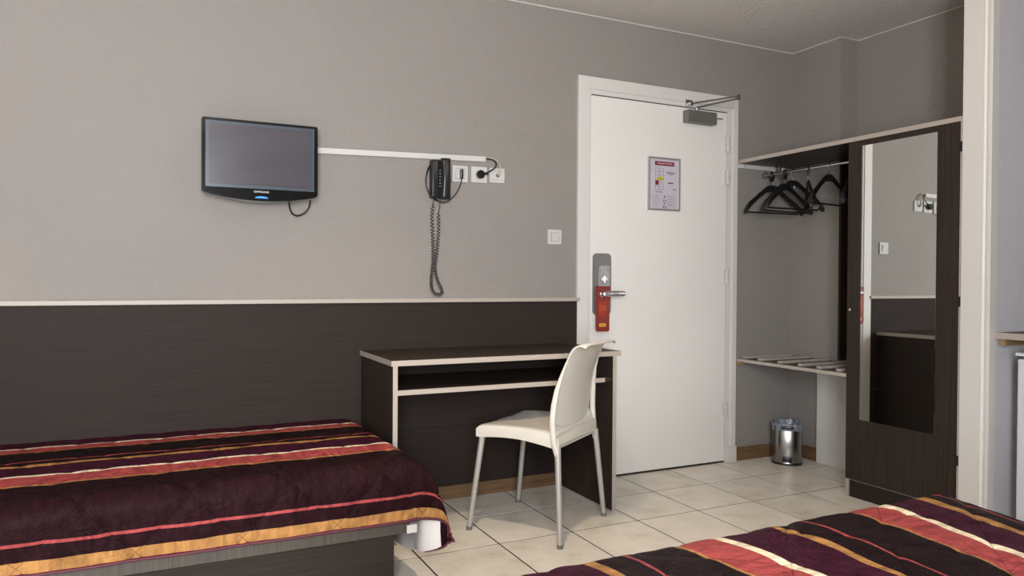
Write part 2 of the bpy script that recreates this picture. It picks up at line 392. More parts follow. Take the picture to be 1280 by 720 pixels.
lp = round_plate(2.122, 2.234, .882, 1.211, W-.024, W-.010, .024).build('lock_plate', M['plate'], dr, smooth='auto')
round_plate(2.150, 2.220, .965, 1.145, W-.030, W-.0245, .010).build('cover_plate', M['plate_l'], lp, smooth='auto')
MB().cyl((2.183, W-.036, 1.072), .020, .012, 'y', bev=.002).box(2.180, 2.186, W-.052, W-.040, 1.056, 1.088, .001).build('thumb_turn', M['chrome'], lp, smooth='auto')
for xx in (2.160, 2.208): MB().cyl((xx, W-.031, 1.122), .004, .003, 'y', 10).build('screw', M['plate'], lp)
f = MB(); f.cyl((2.165, W-.036, .995), .019, .014, 'y', bev=.002); f.cyl((2.165, W-.055, .995), .010, .03, 'y', 16)
prof = [(2.160, .012), (2.18, .0145), (2.20, .0155), (2.24, .0155), (2.275, .0145), (2.290, .010), (2.294, .004)]
rings = []
for xx, h in prof:
    rings.append([Vector((xx, W-.072+.008*math.cos(a), .996+h*math.sin(a))) for a in [k*math.pi/6 for k in range(12)]])
f.loft(rings); f.build('lever_handle', M['chrome'], dr, smooth='auto')

# card hung over the lever
cd = thing('door_hanger_card', 'red card with orange lettering hanging from the lever handle of the white door', 'door hanger', (2.168, W-.047, .80))
hole = [(2.165+.0165*math.cos(math.radians(a)), .993+.0165*math.sin(math.radians(a))) for a in range(0, 360, 20)]
t = bmesh.new()
YC0, YC1 = W-.0465, W-.0445
outer = [(2.123, 1.036), (2.123, .806), (2.131, .796), (2.205, .796), (2.209, .80), (2.209, .95), (2.216, .975), (2.216, 1.036)]
# ring of quads between hole and outline: resample the outline
def resample(poly, n, c):
    out = []
    for k in range(n):
        a = 2*math.pi*k/n; d = (math.cos(a), math.sin(a)); best = None
        for i in range(len(poly)):
            p, q = poly[i], poly[(i+1) % len(poly)]
            ex, ey = q[0]-p[0], q[1]-p[1]; den = d[0]*ey-d[1]*ex
            if abs(den) < 1e-9: continue
            tt = ((p[0]-c[0])*ey-(p[1]-c[1])*ex)/den; uu = ((p[0]-c[0])*d[1]-(p[1]-c[1])*d[0])/den
            if tt > 0 and -1e-6 <= uu <= 1+1e-6 and (best is None or tt < best): best = tt
        out.append((c[0]+d[0]*best, c[1]+d[1]*best))
    return out
cc = (2.165, .993); oo = resample(outer, 240, cc); hh = [(cc[0]+.0165*math.cos(2*math.pi*k/240), cc[1]+.0165*math.sin(2*math.pi*k/240)) for k in range(240)]
vo0 = [t.verts.new((p[0], YC0, p[1])) for p in oo]; vh0 = [t.verts.new((p[0], YC0, p[1])) for p in hh]
vo1 = [t.verts.new((p[0], YC1, p[1])) for p in oo]; vh1 = [t.verts.new((p[0], YC1, p[1])) for p in hh]
for k in range(240):
    m_ = (k+1) % 240
    for q in ((vo0[k], vo0[m_], vh0[m_], vh0[k]), (vo1[k], vh1[k], vh1[m_], vo1[m_]), (vo0[k], vo1[k], vo1[m_], vo0[m_]), (vh0[k], vh0[m_], vh1[m_], vh1[k])): t.faces.new(q)
f = MB(); f.add(t); f.build('card', M['card_red'], cd)
MB().box(2.139, 2.188, YC0-.0009, YC0-.0002, .873, .956, .0003).build('centre_print', M['card_centre'], cd)
text('lettering', 'Please', .013, (2.166, YC0-.0014, .928), FACE_Y, M['card_text'], cd)
text('lettering', 'do not disturb', .0085, (2.166, YC0-.0014, .912), FACE_Y, M['card_text'], cd)
MB().box(2.145, 2.186, YC0-.0010, YC0-.0002, .822, .838, .0004).build('logo_box', M['card_yellow'], cd)
MB().box(2.150, 2.181, YC0-.0014, YC0-.0010, .8275, .8325, .0002).build('logo_mark', M['card_red'], cd)

# door closer
cl = thing('door_closer', 'grey overhead door closer with folding arm at top of the white door', 'door closer', (2.82, W-.03, 1.96))
MB().box(2.716, 2.922, W-.062, W-.0105, 1.960, 2.028, .003).build('body', M['closer'], cl)
f = MB().cyl((2.795, W-.036, 2.036), .011, .018, n=16); f.cyl((2.795, W-.036, 2.046), .007, .012, n=12); f.build('spindle', M['chrome'], cl, smooth='auto')
el = Vector((2.952, W-.20, 2.090))
def bar(p, q, wd, th):
    p, q = Vector(p), Vector(q); d = (q-p).normalized(); s_ = d.cross(Vector((0, 0, 1))).normalized()*wd/2; u_ = Vector((0, 0, th/2))
    return [[p-s_-u_, p+s_-u_, p+s_+u_, p-s_+u_], [q-s_-u_, q+s_-u_, q+s_+u_, q-s_+u_]]
MB().loft(bar((2.795, W-.036, 2.050), el+Vector((0, 0, -.006)), .016, .006)).build('lower_arm', M['closer_arm'], cl)
MB().loft(bar((2.752, W-.036, 2.068), el+Vector((0, 0, .006)), .014, .006)).build('upper_arm', M['closer_arm'], cl)
MB().cyl(el, .009, .028, n=16).build('elbow_joint', M['closer_arm'], cl, smooth='auto')
f = MB().box(2.725, 2.775, W-.026, W-.0202, 2.060, 2.090, .001); f.box(2.742, 2.762, W-.046, W-.026, 2.056, 2.074, .001); f.build('bracket', M['chrome'], cl)
MB().cyl((2.955, W-.030, 2.005), .0025, .07, 'x', 8).build('adjusting_pin', M['closer_arm'], cl)

# safety notice
sg = thing('safety_notice', 'framed safety notice with floor plan on the upper part of the white door', 'sign', (2.585, W-.015, 1.456))
SX0, SX1, SZ0, SZ1 = 2.476, 2.694, 1.458, 1.752; SY = W-.0105
for a in ((SX0, SX0+.009, SZ0, SZ1), (SX1-.009, SX1, SZ0, SZ1), (SX0+.009, SX1-.009, SZ0, SZ0+.009), (SX0+.009, SX1-.009, SZ1-.009, SZ1)):
    MB().box(a[0], a[1], SY-.013, SY, a[2], a[3], .001).build('frame', M['alu'], sg)
PY = SY-.0062
sh = MB().box(SX0+.009, SX1-.009, PY, SY-.001, SZ0+.009, SZ1-.009).build('paper_sheet', M['paper'], sg)
def pr(name, mt, *rects, y=PY, **kw):
    f = MB()
    for (a, b, c_, d_) in rects: f.box(SX0+a, SX0+b, y-.0006, y-.0001, SZ1-d_, SZ1-c_)
    return f.build(name, mt, sh, **kw)
pr('title_bar', M['ink_red'], (.045, .178, .022, .045))
text('title', 'CONSIGNES DE SECURITE', .0105, (SX0+.1115, PY-.0010, SZ1-.0335), FACE_Y, M['print_white'], sh, .86)
rooms = []
PX0, PX1, PXa, PXb = .048, .103, .070, .081
for k in range(6):
    z_ = .058+k*.0205
    rooms += [(PX0, PXa, z_, z_+.0012), (PXb, PX1, z_, z_+.0012)]
rooms += [(PX0, PX0+.0014, .058, .180), (PX1-.0014, PX1, .058, .180), (PXa, PXa+.0014, .058, .180), (PXb-.0014, PXb, .058, .180), (PX0, PX1, .179, .1805)]
pr('floor_plan', M['ink'], *rooms)
pr('lime_room', M['ink_yellow'], (.060, .103, .1085, .127), y=PY-.0004)
pr('red_room', M['ink_red'], (.048, .071, .128, .153), y=PY-.0004)
pr('caption_lines', M['ink'], (.122, .186, .078, .0815), (.130, .180, .085, .088), (.142, .170, .0915, .094))
pr('red_line', M['ink_red'], (.135, .172, .136, .1425))
pr('text_lines', M['ink'], *[(.030, .030+random.uniform(.042, .062), .212+k*.0092, .2135+k*.0092) for k in range(7)],
   *[(.132, .132+random.uniform(.045, .064), .212+k*.0092, .2135+k*.0092) for k in range(7)], (.050, .064, .190, .194), (.070, .096, .190, .194), (.172, .192, .172, .177), kind='stuff')
pr('pink_lines', M['ink_pink'], (.026, .2, .2020, .2032), (.0965, .0978, .203, .281), (.127, .1283, .203, .281), *[(.028, .09, .222+k*.018, .2232+k*.018) for k in range(4)], *[(.13, .198, .226+k*.018, .2272+k*.018) for k in range(3)])
f = MB()
for (a, z_, r_) in ((.112, .216, .0055), (.106, .236, .004), (.119, .237, .0045), (.111, .253, .005), (.105, .272, .005), (.119, .273, .005)):
    f.cyl((SX0+a, PY-.0006, SZ1-z_), r_, .0008, 'y', 8); f.box(SX0+a-.0015, SX0+a+.0025, PY-.0008, PY-.0002, SZ1-z_-.009, SZ1-z_)
f.build('pictograms', M['ink'], sh)

# ------------------------------------------------------------------ light switch and sockets
def wall_plate(x0, x1, z0, z1, label, cat, name, group=None):
    t = thing(name, label, cat, ((x0+x1)/2, W-.006, z0), group=group)
    round_plate(x0, x1, z0, z1, W-.009, W, .004).build('plate', M['white_plastic'], t, smooth='auto')
    return t
sw = wall_plate(1.853, 1.934, 1.252, 1.328, 'white rocker light switch on the wall beside the door casing', 'light switch', 'light_switch')
f = MB(); X0, X1_, Z0, Z1_ = 1.870, 1.917, 1.267, 1.313
for a in ((X0, X1_, Z1_-.002, Z1_), (X0, X1_, Z0, Z0+.002), (X0, X0+.002, Z0, Z1_), (X1_-.002, X1_, Z0, Z1_)): f.box(a[0], a[1], W-.0105, W-.0088, a[2], a[3])
f.build('rocker_rim', M['plate_l'], sw)
MB().prism([(W-.0088, 1.270), (W-.0088, 1.310), (W-.016, 1.310), (W-.011, 1.270)], 'x', 1.873, 1.914, .001).build('rocker', M['white_plastic'], sw)
s1 = wall_plate(1.324, 1.404, 1.541, 1.620, 'white telephone socket with small black plug, next to the phone', 'socket', 'telephone_socket')
f = MB()
for a in ((1.340, 1.388, 1.606, 1.608), (1.340, 1.388, 1.555, 1.557), (1.340, 1.342, 1.555, 1.608), (1.386, 1.388, 1.555, 1.608)): f.box(a[0], a[1], W-.0105, W-.0088, a[2], a[3])
f.build('inner_rim', M['plate_l'], s1)
s2 = wall_plate(1.4225, 1.507, 1.544, 1.622, 'white mains socket with a round black plug in it', 'socket', 'power_socket')
f = MB().cyl((1.465, W-.010, 1.583), .0235, .004, 'y'); f.build('socket_ring', M['white_plastic'], s2, smooth='auto')
s3 = wall_plate(1.521, 1.603, 1.549, 1.622, 'white aerial socket with beige cable, rightmost plate under the cable channel', 'socket', 'aerial_socket')
for z_ in (1.606, 1.563): MB().box(1.5215, 1.6025, W-.0105, W-.0088, z_, z_+.0015).build('seam', M['plate_l'], s3)
MB().cyl((1.562, W-.013, 1.585), .008, .012, 'y', 16).build('connector', M['steel'], s3, smooth='auto')

# cable channel (slightly tilted)
t = bmesh.new(); bmesh.ops.create_cube(t, size=1)
for v in t.verts:
    x = .60 if v.co.x < 0 else 1.498
    zc = 1.6375+(x-.685)*(1.662-1.6385)/(1.498-.685); v.co = Vector((x, W-.0075+v.co.y*.0150, zc+v.co.z*.0255))
bmesh.ops.bevel(t, geom=t.edges[:], offset=.002, segments=2, affect='EDGES')
f = MB(); f.add(t); tag(f.build('cable_channel', M['white_plastic']), 'long white plastic cable channel on the wall from television to sockets', 'cable channel')

pw = thing('power_cable', 'black mains cable looping from the channel end into the round socket', 'cable', (1.465, W-.02, 1.58))
MB().tube(smooth_pts([(1.485, W-.010, 1.664), (1.500, W-.012, 1.664), (1.528, W-.020, 1.661), (1.546, W-.030, 1.643), (1.538, W-.036, 1.620), (1.510, W-.036, 1.600), (1.489, W-.030, 1.588)]), .0036, 8).build('cord', M['black'], pw, smooth=True)
f = MB().cyl((1.465, W-.0235, 1.583), .0205, .023, 'y', 24, bev=.003); f.cyl((1.490, W-.028, 1.588), .0065, .022, 'x', 12); f.build('plug', M['black'], pw, smooth='auto')
co = thing('aerial_cable', 'thin beige aerial cable arching from channel end down to rightmost socket', 'cable', (1.562, W-.02, 1.585))
MB().tube(smooth_pts([(1.485, W-.006, 1.669), (1.505, W-.008, 1.669), (1.535, W-.016, 1.667), (1.560, W-.024, 1.650), (1.568, W-.030, 1.625), (1.566, W-.030, 1.604)]), .0030, 8).build('cord', M['coax'], co, smooth=True)
MB().tube([(1.567, W-.030, 1.612), (1.565, W-.029, 1.595), (1.562, W-.024, 1.586), (1.562, W-.017, 1.585)], .0055, 10).build('plug', M['coax'], co, smooth=True)

# ------------------------------------------------------------------ television
tv = thing('wall_television', 'small black flat television mounted on the wall above the bed', 'television', (.43, W-.05, 1.38))
TY0, TY1 = 3.262, 3.300
def tv_outline(x0, x1, z1, zc, zm, r=.006, n=14):
    pts = [(x0, zc+r), (x0, z1-r), (x0+r, z1), (x1-r, z1), (x1, z1-r), (x1, zc+r), (x1-r, zc)]
    for k in range(1, n):
        s_ = k/n; pts.append((x1-r-(x1-x0-2*r)*s_, zc-(zc-zm)*math.sin(math.pi*s_)**.8))
    pts.append((x0+r, zc)); return pts
TX0, TX1, TZ1, TZC, TZM = .196, .661, 1.7225, 1.419, 1.391
MB().prism(tv_outline(TX0, TX1, TZ1, TZC, TZM), 'y', TY0, TY1, .0015).build('housing', M['black_gloss'], tv, smooth='auto')
MB().prism(tv_outline(TX0+.012, TX1-.012, TZ1-.008, TZC+.002, TZM-.004), 'y', TY1, TY1+.026, .004).build('rear_shell', M['closer'], tv, smooth='auto', label='grey lower lip and rear shell')
def ring(mb, x0, x1, z0, z1, w_, y0, y1):
    for a in ((x0, x0+w_, z0, z1), (x1-w_, x1, z0, z1), (x0+w_, x1-w_, z0, z0+w_), (x0+w_, x1-w_, z1-w_, z1)): mb.box(a[0], a[1], y0, y1, a[2], a[3])
f = MB(); ring(f, TX0+.015, TX1-.015, 1.441, 1.711, .012, TY0-.0015, TY0+.002); f.build('inner_bezel', M['screen_edge'], tv)
scr = MB().box(TX0+.027, TX1-.027, TY0-.0010, TY0+.001, 1.453, 1.699).build('screen', M['screen'], tv)
f = MB(); ring(f, TX0+.031, TX1-.031, 1.457, 1.695, .0012, TY0-.0016, TY0-.0006); f.build('screen_border', M['black'], tv)
text('brand_lettering', 'SAMSUNG', .0115, (.4285, TY0-.0022, 1.4285), FACE_Y, M['print_white'], tv, 1.15)
poly = [(.402, 1.4020), (.456, 1.4020)]+[(.429+.027*math.cos(a), 1.4020+.0085*math.sin(a)) for a in [k*math.pi/8 for k in range(1, 8)]]
MB().prism(poly, 'y', TY0-.0018, TY0-.0008).build('power_light', M['blue_led'], tv)
MB().box(.36, .50, TY1+.02, W, 1.50, 1.64, .003).build('wall_bracket', M['black'], tv)
MB().tube(smooth_pts([(.555, TY1+.02, 1.415), (.553, TY1+.03, 1.385), (.567, TY1+.04, 1.352), (.592, TY1+.045, 1.343), (.622, TY1+.045, 1.357), (.640, TY1+.04, 1.385), (.640, TY1+.02, 1.41)]), .0036, 8).build('cable_loop', M['black'], tv, smooth=True)

# ------------------------------------------------------------------ telephone
ph = thing('wall_telephone', 'black corded telephone hanging on the wall beneath the cable channel', 'telephone', (1.25, W-.03, 1.45))
PY0 = W-.045
MB().box(1.206, 1.291, PY0, W-.001, 1.452, 1.634, .006, 3).build('base', M['phone'], ph, smooth='auto')
MB().box(1.204, 1.242, PY0-.009, PY0+.004, 1.455, 1.630, .005, 3).build('keypad_panel', M['phone'], ph, smooth='auto')
for k in range(6): MB().box(1.240, 1.2475, PY0-.012, PY0-.006, 1.505+k*.0145, 1.512+k*.0145, .001).build('key', M['closer'], ph)
# handset: long curved bar
rings = []
for k in range(15):
    s_ = k/14; z_ = 1.447+.190*s_; bulge = math.sin(math.pi*s_); y_ = PY0-.024-.016*bulge
    hw = .018+.005*(1-bulge); hd = .011+.009*(1-bulge)**2
    rings.append([Vector((1.264+hw*(abs(math.cos(a))**.6)*math.copysign(1, math.cos(a)), y_+hd*(abs(math.sin(a))**.6)*math.copysign(1, math.sin(a)), z_)) for a in [q*math.pi/8+.01 for q in range(16)]])
MB().loft(rings).build('handset', M['phone'], ph, smooth=True)
f = MB().box(1.252, 1.2565, PY0-.038, PY0-.030, 1.610, 1.618); f.box(1.262, 1.267, PY0-.040, PY0-.032, 1.604, 1.609); f.box(1.262, 1.267, PY0-.040, PY0-.032, 1.613, 1.618); f.build('marking', M['plate_l'], ph)
# spare lead wound round the base, both sides
f = MB()
f.tube(smooth_pts([(1.222, W-.012, 1.628), (1.196, W-.02, 1.595), (1.184, W-.024, 1.545), (1.190, W-.024, 1.495), (1.212, W-.02, 1.460), (1.245, W-.02, 1.440)]), .0028, 6)
f.tube(smooth_pts([(1.215, W-.012, 1.618), (1.190, W-.03, 1.580), (1.180, W-.03, 1.530), (1.196, W-.03, 1.478), (1.225, W-.03, 1.447)]), .0028, 6)
f.tube(smooth_pts([(1.288, W-.012, 1.605), (1.305, W-.02, 1.565), (1.307, W-.02, 1.525), (1.292, W-.012, 1.485)]), .0026, 6)
f.build('wound_lead', M['black'], ph, smooth=True)
MB().tube(smooth_pts([(1.225, W-.024, 1.452), (1.258, W-.022, 1.437), (1.290, W-.022, 1.440), (1.330, W-.028, 1.475), (1.355, W-.030, 1.520), (1.366, W-.024, 1.556)]), .0026, 6).build('line_lead', M['black'], ph, smooth=True)
MB().box(1.360, 1.374, W-.028, W-.009, 1.556, 1.602, .003).build('line_plug', M['black'], ph)
path = smooth_pts([(1.222, W-.024, 1.450), (1.220, W-.022, 1.42), (1.216, W-.020, 1.36), (1.221, W-.019, 1.26), (1.223, W-.018, 1.15), (1.214, W-.017, 1.06), (1.222, W-.017, 1.010), (1.246, W-.017, .992), (1.268, W-.020, 1.000), (1.262, W-.024, 1.022), (1.243, W-.026, 1.060), (1.229, W-.028, 1.12), (1.238, W-.030, 1.20), (1.246, W-.030, 1.30), (1.246, W-.028, 1.385), (1.252, W-.026, 1.41), (1.254, W-.026, 1.448)], 30)
L = 0; co_pts = []; prev = path[0]; lens = [0]
for p in path[1:]: L += (p-prev).length; lens.append(L); prev = p
def along(d):
    for i in range(1, len(lens)):
        if lens[i] >= d:
            tt = (d-lens[i-1])/max(1e-9, lens[i]-lens[i-1]); return path[i-1].lerp(path[i], tt), (path[i]-path[i-1]).normalized()
    return path[-1], (path[-1]-path[-2]).normalized()
d = 0; phs = 0; STEP = 10
while d < L:
    p, tg = along(d)
    edge_f = min(1, max(0, (d-.02)/.02))*min(1, max(0, (L-.055-d)/.02))
    near = max(0, 1-abs(d-L*.5)/(.35*L)); pitch_ = .0165-.0085*near
    a = Vector((0, 1, 0)); b = tg.cross(a).normalized(); r_ = .0075*edge_f
    co_pts.append(p+a*math.cos(phs)*r_+b*math.sin(phs)*r_); phs += 2*math.pi/STEP; d += pitch_/STEP
MB().tube(co_pts, .0019, 6).build('coiled_cord', M['black'], ph, smooth=True)

# ------------------------------------------------------------------ desk
dk = thing('writing_desk', 'dark wenge desk with pale edging and open shelf against the wainscot', 'desk', (1.41, 3.11, 0))
DY0, DY1 = 2.860, W-.017
MB().box(.873, 1.968, DY0+.0015, DY1, .719, .740).build('desk_top', M['wenge_top'], dk)
top = bpy.data.objects['desk_top']
MB().box(.873, 1.970, DY0-.001, DY0+.0015, .7185, .7405).build('front_edging', M['edge'], dk)
MB().box(.8712, .8730, DY0-.001, DY1, .7185, .7405).build('side_edging', M['edge'], dk)
MB().box(1.968, 1.9698, DY0+.0015, DY1, .7185, .7405).build('side_edging', M['edge'], dk)
for a, b in ((.878, .897), (1.925, 1.944)):
    MB().box(a, b, DY0+.0015, DY1, .004, .719).build('side_panel', M['wenge_v'], dk)
    MB().box(a-.0003, b+.0003, DY0-.001, DY0+.0013, .003, .7183).build('panel_edging', M['edge'], dk)
MB().box(.897, 1.925, DY0+.012, DY1, .600, .619).build('shelf', M['wenge_top'], dk)
MB().box(.8975, 1.885, DY0+.006, DY0+.0118, .5995, .6195).build('shelf_edging', M['edge'], dk)

# ------------------------------------------------------------------ chair
P1 = Vector((1.231, 2.912)); P2 = Vector((1.596, 3.168)); P3 = Vector((1.468, 2.551)); P4 = Vector((1.852, 2.835))
org = (P1+P2)/2
fdir = ((P1+P2)/2-(P3+P4)/2).normalized(); rz = math.atan2(-fdir.x, fdir.y)
ch = thing('side_chair', 'cream plastic chair with grey metal legs standing at the desk', 'chair', (org.x, org.y, 0), rz)
ORG[ch] = Vector()
# local: +y forward, +x the chair's right; front legs at y=0, rear at -.43
def leg(p0, p1, parent):
    o = MB().tube([Vector(p0)+Vector((0, 0, .008)), p1], .0110, 16, r_end=.0130).build('leg', M['leg_metal'], parent, smooth='auto', local=True)
    MB().tube([p0, Vector(p0)+Vector((0, 0, .016))], .0122, 16).build('foot_cap', M['closer'], o, smooth='auto', local=True)
leg((-.223, .000, 0), (-.196, -.050, .42), ch); leg((.223, .000, 0), (.196, -.050, .42), ch)
leg((-.236, -.432, 0), (-.200, -.402, .40), ch); leg((.236, -.432, 0), (.200, -.402, .40), ch)
SW = .208
def seat_fn(u, v):       # u across, v front->back
    x = (u*2-1); s_ = v
    y = -.028-.372*s_
    hw = SW*(1-.02*s_)
    z = .452+.014*math.sin(min(1, s_*1.5)*math.pi/2)-.018*s_*s_
    z -= .014*(1-abs(x)**2.2)*math.sin(math.pi*min(1, s_*.9+.15))
    ed = max(0, abs(x)-.93)/.07; z -= .006*ed*ed
    fr = max(0, .06-s_)/.06; z -= .008*fr*fr; y -= -.0*fr
    return Vector((x*hw, y, z))
f = MB(); nu, nv = 28, 24
topg = [[seat_fn(i/nu, j/nv) for j in range(nv+1)] for i in range(nu+1)]
f.grid(nu, nv, lambda a, b: topg[round(a*nu)][round(b*nv)])
rim = [topg[i][0] for i in range(nu+1)]+[topg[nu][j] for j in range(1, nv+1)]+[topg[i][nv] for i in range(nu-1, -1, -1)]+[topg[0][j] for j in range(nv-1, 0, -1)]
def skirt_bottom(p):
    s_ = (-p.y-.028)/.372; zz = .397+.018*math.sin(math.pi*min(1, max(0, s_)))-.014*s_
    if p.y > -.03: zz = .400+.014*(1-(p.x/SW)**2)
    return Vector((p.x*1.012, p.y+(.004 if p.y > -.04 else 0), zz))
lo = [skirt_bottom(p) for p in rim]
mid = [Vector((p.x*1.012, p.y+(.004 if p.y > -.04 else 0), p.z-.006)) for p in rim]
inn = [Vector((p.x*.965, p.y*.985-(.008 if p.y > -.04 else 0)+.0, q.z)) for p, q in zip(rim, lo)]
inn_t = [Vector((p.x, p.y, p.z+.03)) for p in inn]
f.loft([rim, mid, lo, inn, inn_t], False, True)
bmesh.ops.remove_doubles(f.bm, verts=f.bm.verts[:], dist=.0002)
f.build('seat', M['chair_plastic'], ch, smooth='auto', local=True)
# backrest shell, side members, rear apron
def interp(T, z):
    if z <= T[0][0]: return T[0][1]
    for (a, b), (c_, d_) in zip(T, T[1:]):
        if z <= c_: return b+(d_-b)*(z-a)/(c_-a)
    return T[-1][1]
TP = [(.445, .368), (.50, .370), (.56, .376), (.62, .387), (.68, .404), (.73, .424), (.765, .439), (.79, .456), (.805, .476), (.8085, .492), (.806, .507)]
HWP = [(.44, .200), (.50, .198), (.56, .194), (.62, .186), (.68, .176), (.73, .170), (.81, .169)]
def back_pt(x, k):
    """x in -1..1, k along the profile 0..1"""
    n = len(TP)-1; q = k*n; i = min(int(q), n-1); t_ = q-i
    p0, p1, p2, p3 = TP[max(i-1, 0)], TP[i], TP[i+1], TP[min(i+2, n)]
    cr = lambda a, b, c, d: .5*((2*b)+(c-a)*t_+(2*a-5*b+4*c-d)*t_*t_+(3*b-a-3*c+d)*t_**3)
    z = cr(p0[0], p1[0], p2[0], p3[0]); s_ = cr(p0[1], p1[1], p2[1], p3[1])
    if k < .12: z += .045*abs(x)**3*(1-k/.12)
    belly = .020*(1-abs(x)**2.2)
    cor = max(0, abs(x)-.72)/.28; up_ = max(0, k-.70)/.30
    return Vector((x*interp(HWP, z), -(s_+belly), z-.014*cor*cor*up_))
f = MB(); f.grid(32, 44, lambda u, v: back_pt(u*2-1, v))
bk = f.build('backrest', M['chair_plastic'], ch, smooth=True, local=True)
md = bk.modifiers.new('thick', 'SOLIDIFY'); md.thickness = .007; md.offset = 0
SR = [(.358, .415), (.40, .405), (.45, .399), (.50, .396), (.56, .399), (.62, .405), (.68, .415), (.73, .430), (.765, .444)]
SF = [(.358, .392), (.40, .380), (.45, .374), (.50, .372), (.56, .375), (.62, .384), (.68, .401), (.73, .421), (.765, .438)]
HWM = [(.358, .203), (.42, .210), (.50, .211), (.56, .205), (.62, .194), (.68, .178), (.73, .170), (.765, .169)]
for s_ in (-1, 1):
    rings = []
    for k in range(30):
        z = .358+(.765-.358)*k/29; a_, b_ = interp(SF, z), interp(SR, z); xc = s_*interp(HWM, z)
        th = .0125-.0080*max(0, (z-.42)/.345)
        rings.append([Vector((xc+th*(abs(math.cos(a))**.7)*math.copysign(1, math.cos(a)), -(a_+b_)/2+(b_-a_)/2*(abs(math.sin(a))**.7)*math.copysign(1, math.sin(a)), z)) for a in [m_*math.pi/8+.01 for m_ in range(16)]])
    MB().loft(rings).build('side_member', M['chair_plastic'], ch, smooth='auto', local=True)
def apron(u, v):
    x = u*2-1; lo_ = Vector((x*.208, -.404, .386+.010*(1-x*x))); hi = back_pt(x, .03)
    mid_ = Vector((x*.206, -.398-.008*(1-x*x), .425+.02*abs(x)**3))
    return lo_*(1-v)**2+mid_*2*v*(1-v)+hi*v*v
f = MB(); f.grid(28, 8, apron); ap = f.build('rear_apron', M['chair_plastic'], ch, smooth=True, local=True)
md = ap.modifiers.new('thick', 'SOLIDIFY'); md.thickness = .007; md.offset = 0

# ------------------------------------------------------------------ wardrobe
MIRROR_TURN = -0.62
wd = thing('wardrobe', 'dark wenge wardrobe with tall mirror on its door, beside the white post', 'wardrobe', (3.42, 2.30, 0))
WY0, WY1 = 2.004, 2.585
MB().box(XW+.0015, X1-.001, YBOX+.003, W-.001, 1.760, 1.7795).box(XW+.0015, X2-.001, WY0, YBOX, 1.760, 1.7795).build('top_board', M['wenge_top'], wd)
MB().box(XW-.001, XW+.0013, WY0, W-.001, 1.759, 1.7805).build('top_edging', M['edge'], wd)
MB().box(XW+.022, X2-.001, WY1-.020, WY1-.001, .0, 1.760).build('side_panel', M['wenge_v'], wd)
MB().box(XW+.022, X2-.001, WY0, WY0+.018, .0, 1.760).build('side_panel', M['wenge_v'], wd)
MB().box(XW-.001, XW+.0213, WY0, WY0+.0135, .0, 1.7585).build('side_edging', M['edge'], wd)
MB().box(XW+.0005, XW+.0215, WY1-.018, WY1-.001, .0, .087).build('foot_edging', M['edge'], wd)
MB().box(XW+.010, XW+.022, WY0+.018, WY1-.019, .0, .087).build('plinth', M['wenge_h'], wd)
dm = MB().box(XW, XW+.019, WY0+.0185, WY1, .0885, 1.7575, .0008, 1).build('door', M['wenge_v'], wd)
MB().box(XW+.0002, XW+.019, WY0+.0187, WY1-.0002, .0868, .0883).build('bottom_edging', M['edge'], dm)
MB().box(XW-.0045, XW-.0015, 2.117, 2.506, .392, 1.731, .001, 1).build('mirror', M['mirror'], dm)
mi = bpy.data.objects['mirror']; mc = Vector((XW-.002, 2.3115, 1.06)) - ORG[mi]; mi.data.transform(Matrix.Translation(mc) @ Matrix.Rotation(math.radians(MIRROR_TURN), 4, 'Z') @ Matrix.Translation(-mc))
MB().cyl((XW-.006, 2.560, .930), .0075, .012, 'x', 16, bev=.0015).build('lock_knob', M['chrome'], dm, smooth='auto')
for z_ in (1.650, .985, .30):
    MB().box(XW-.0045, XW+.012, WY0+.004, WY0+.016, z_-.022, z_+.022, .001).build('hinge', M['black'], wd)
MB().box(X1-.002, X2-.001, YBOX-.016, YBOX-.001, .62, 1.760).build('dark_strip', M['wenge_v'], wd)  # dark upright strip on the front of the corner pier
MB().box(3.60, 3.61, WY0+.019, WY1-.021, .1, 1.75).build('back_panel', M['wenge_v'], wd)
# hanging rail
RX, RZ = 3.350, 1.705
MB().tube([(RX, WY1-.001, RZ), (RX, W-.012, RZ)], .0080, 14).build('hanging_rail', M['chrome'], wd, smooth='auto')
f = MB(); f.cyl((RX, W-.007, RZ), .022, .012, 'y', 20); f.build('rail_flange', M['closer'], wd, smooth='auto')
MB().box(RX-.004, RX+.004, 3.24, 3.262, RZ+.004, 1.760).build('rail_hanger', M['steel'], wd)
MB().box(XW+.004, 3.500, W-.016, W-.0005, 1.735, 1.7595, .001).build('wall_cleat', M['white_trim'], wd)
MB().cyl((XW+.045, W-.017, 1.748), .004, .003, 'y', 10).build('screw', M['closer'], wd)

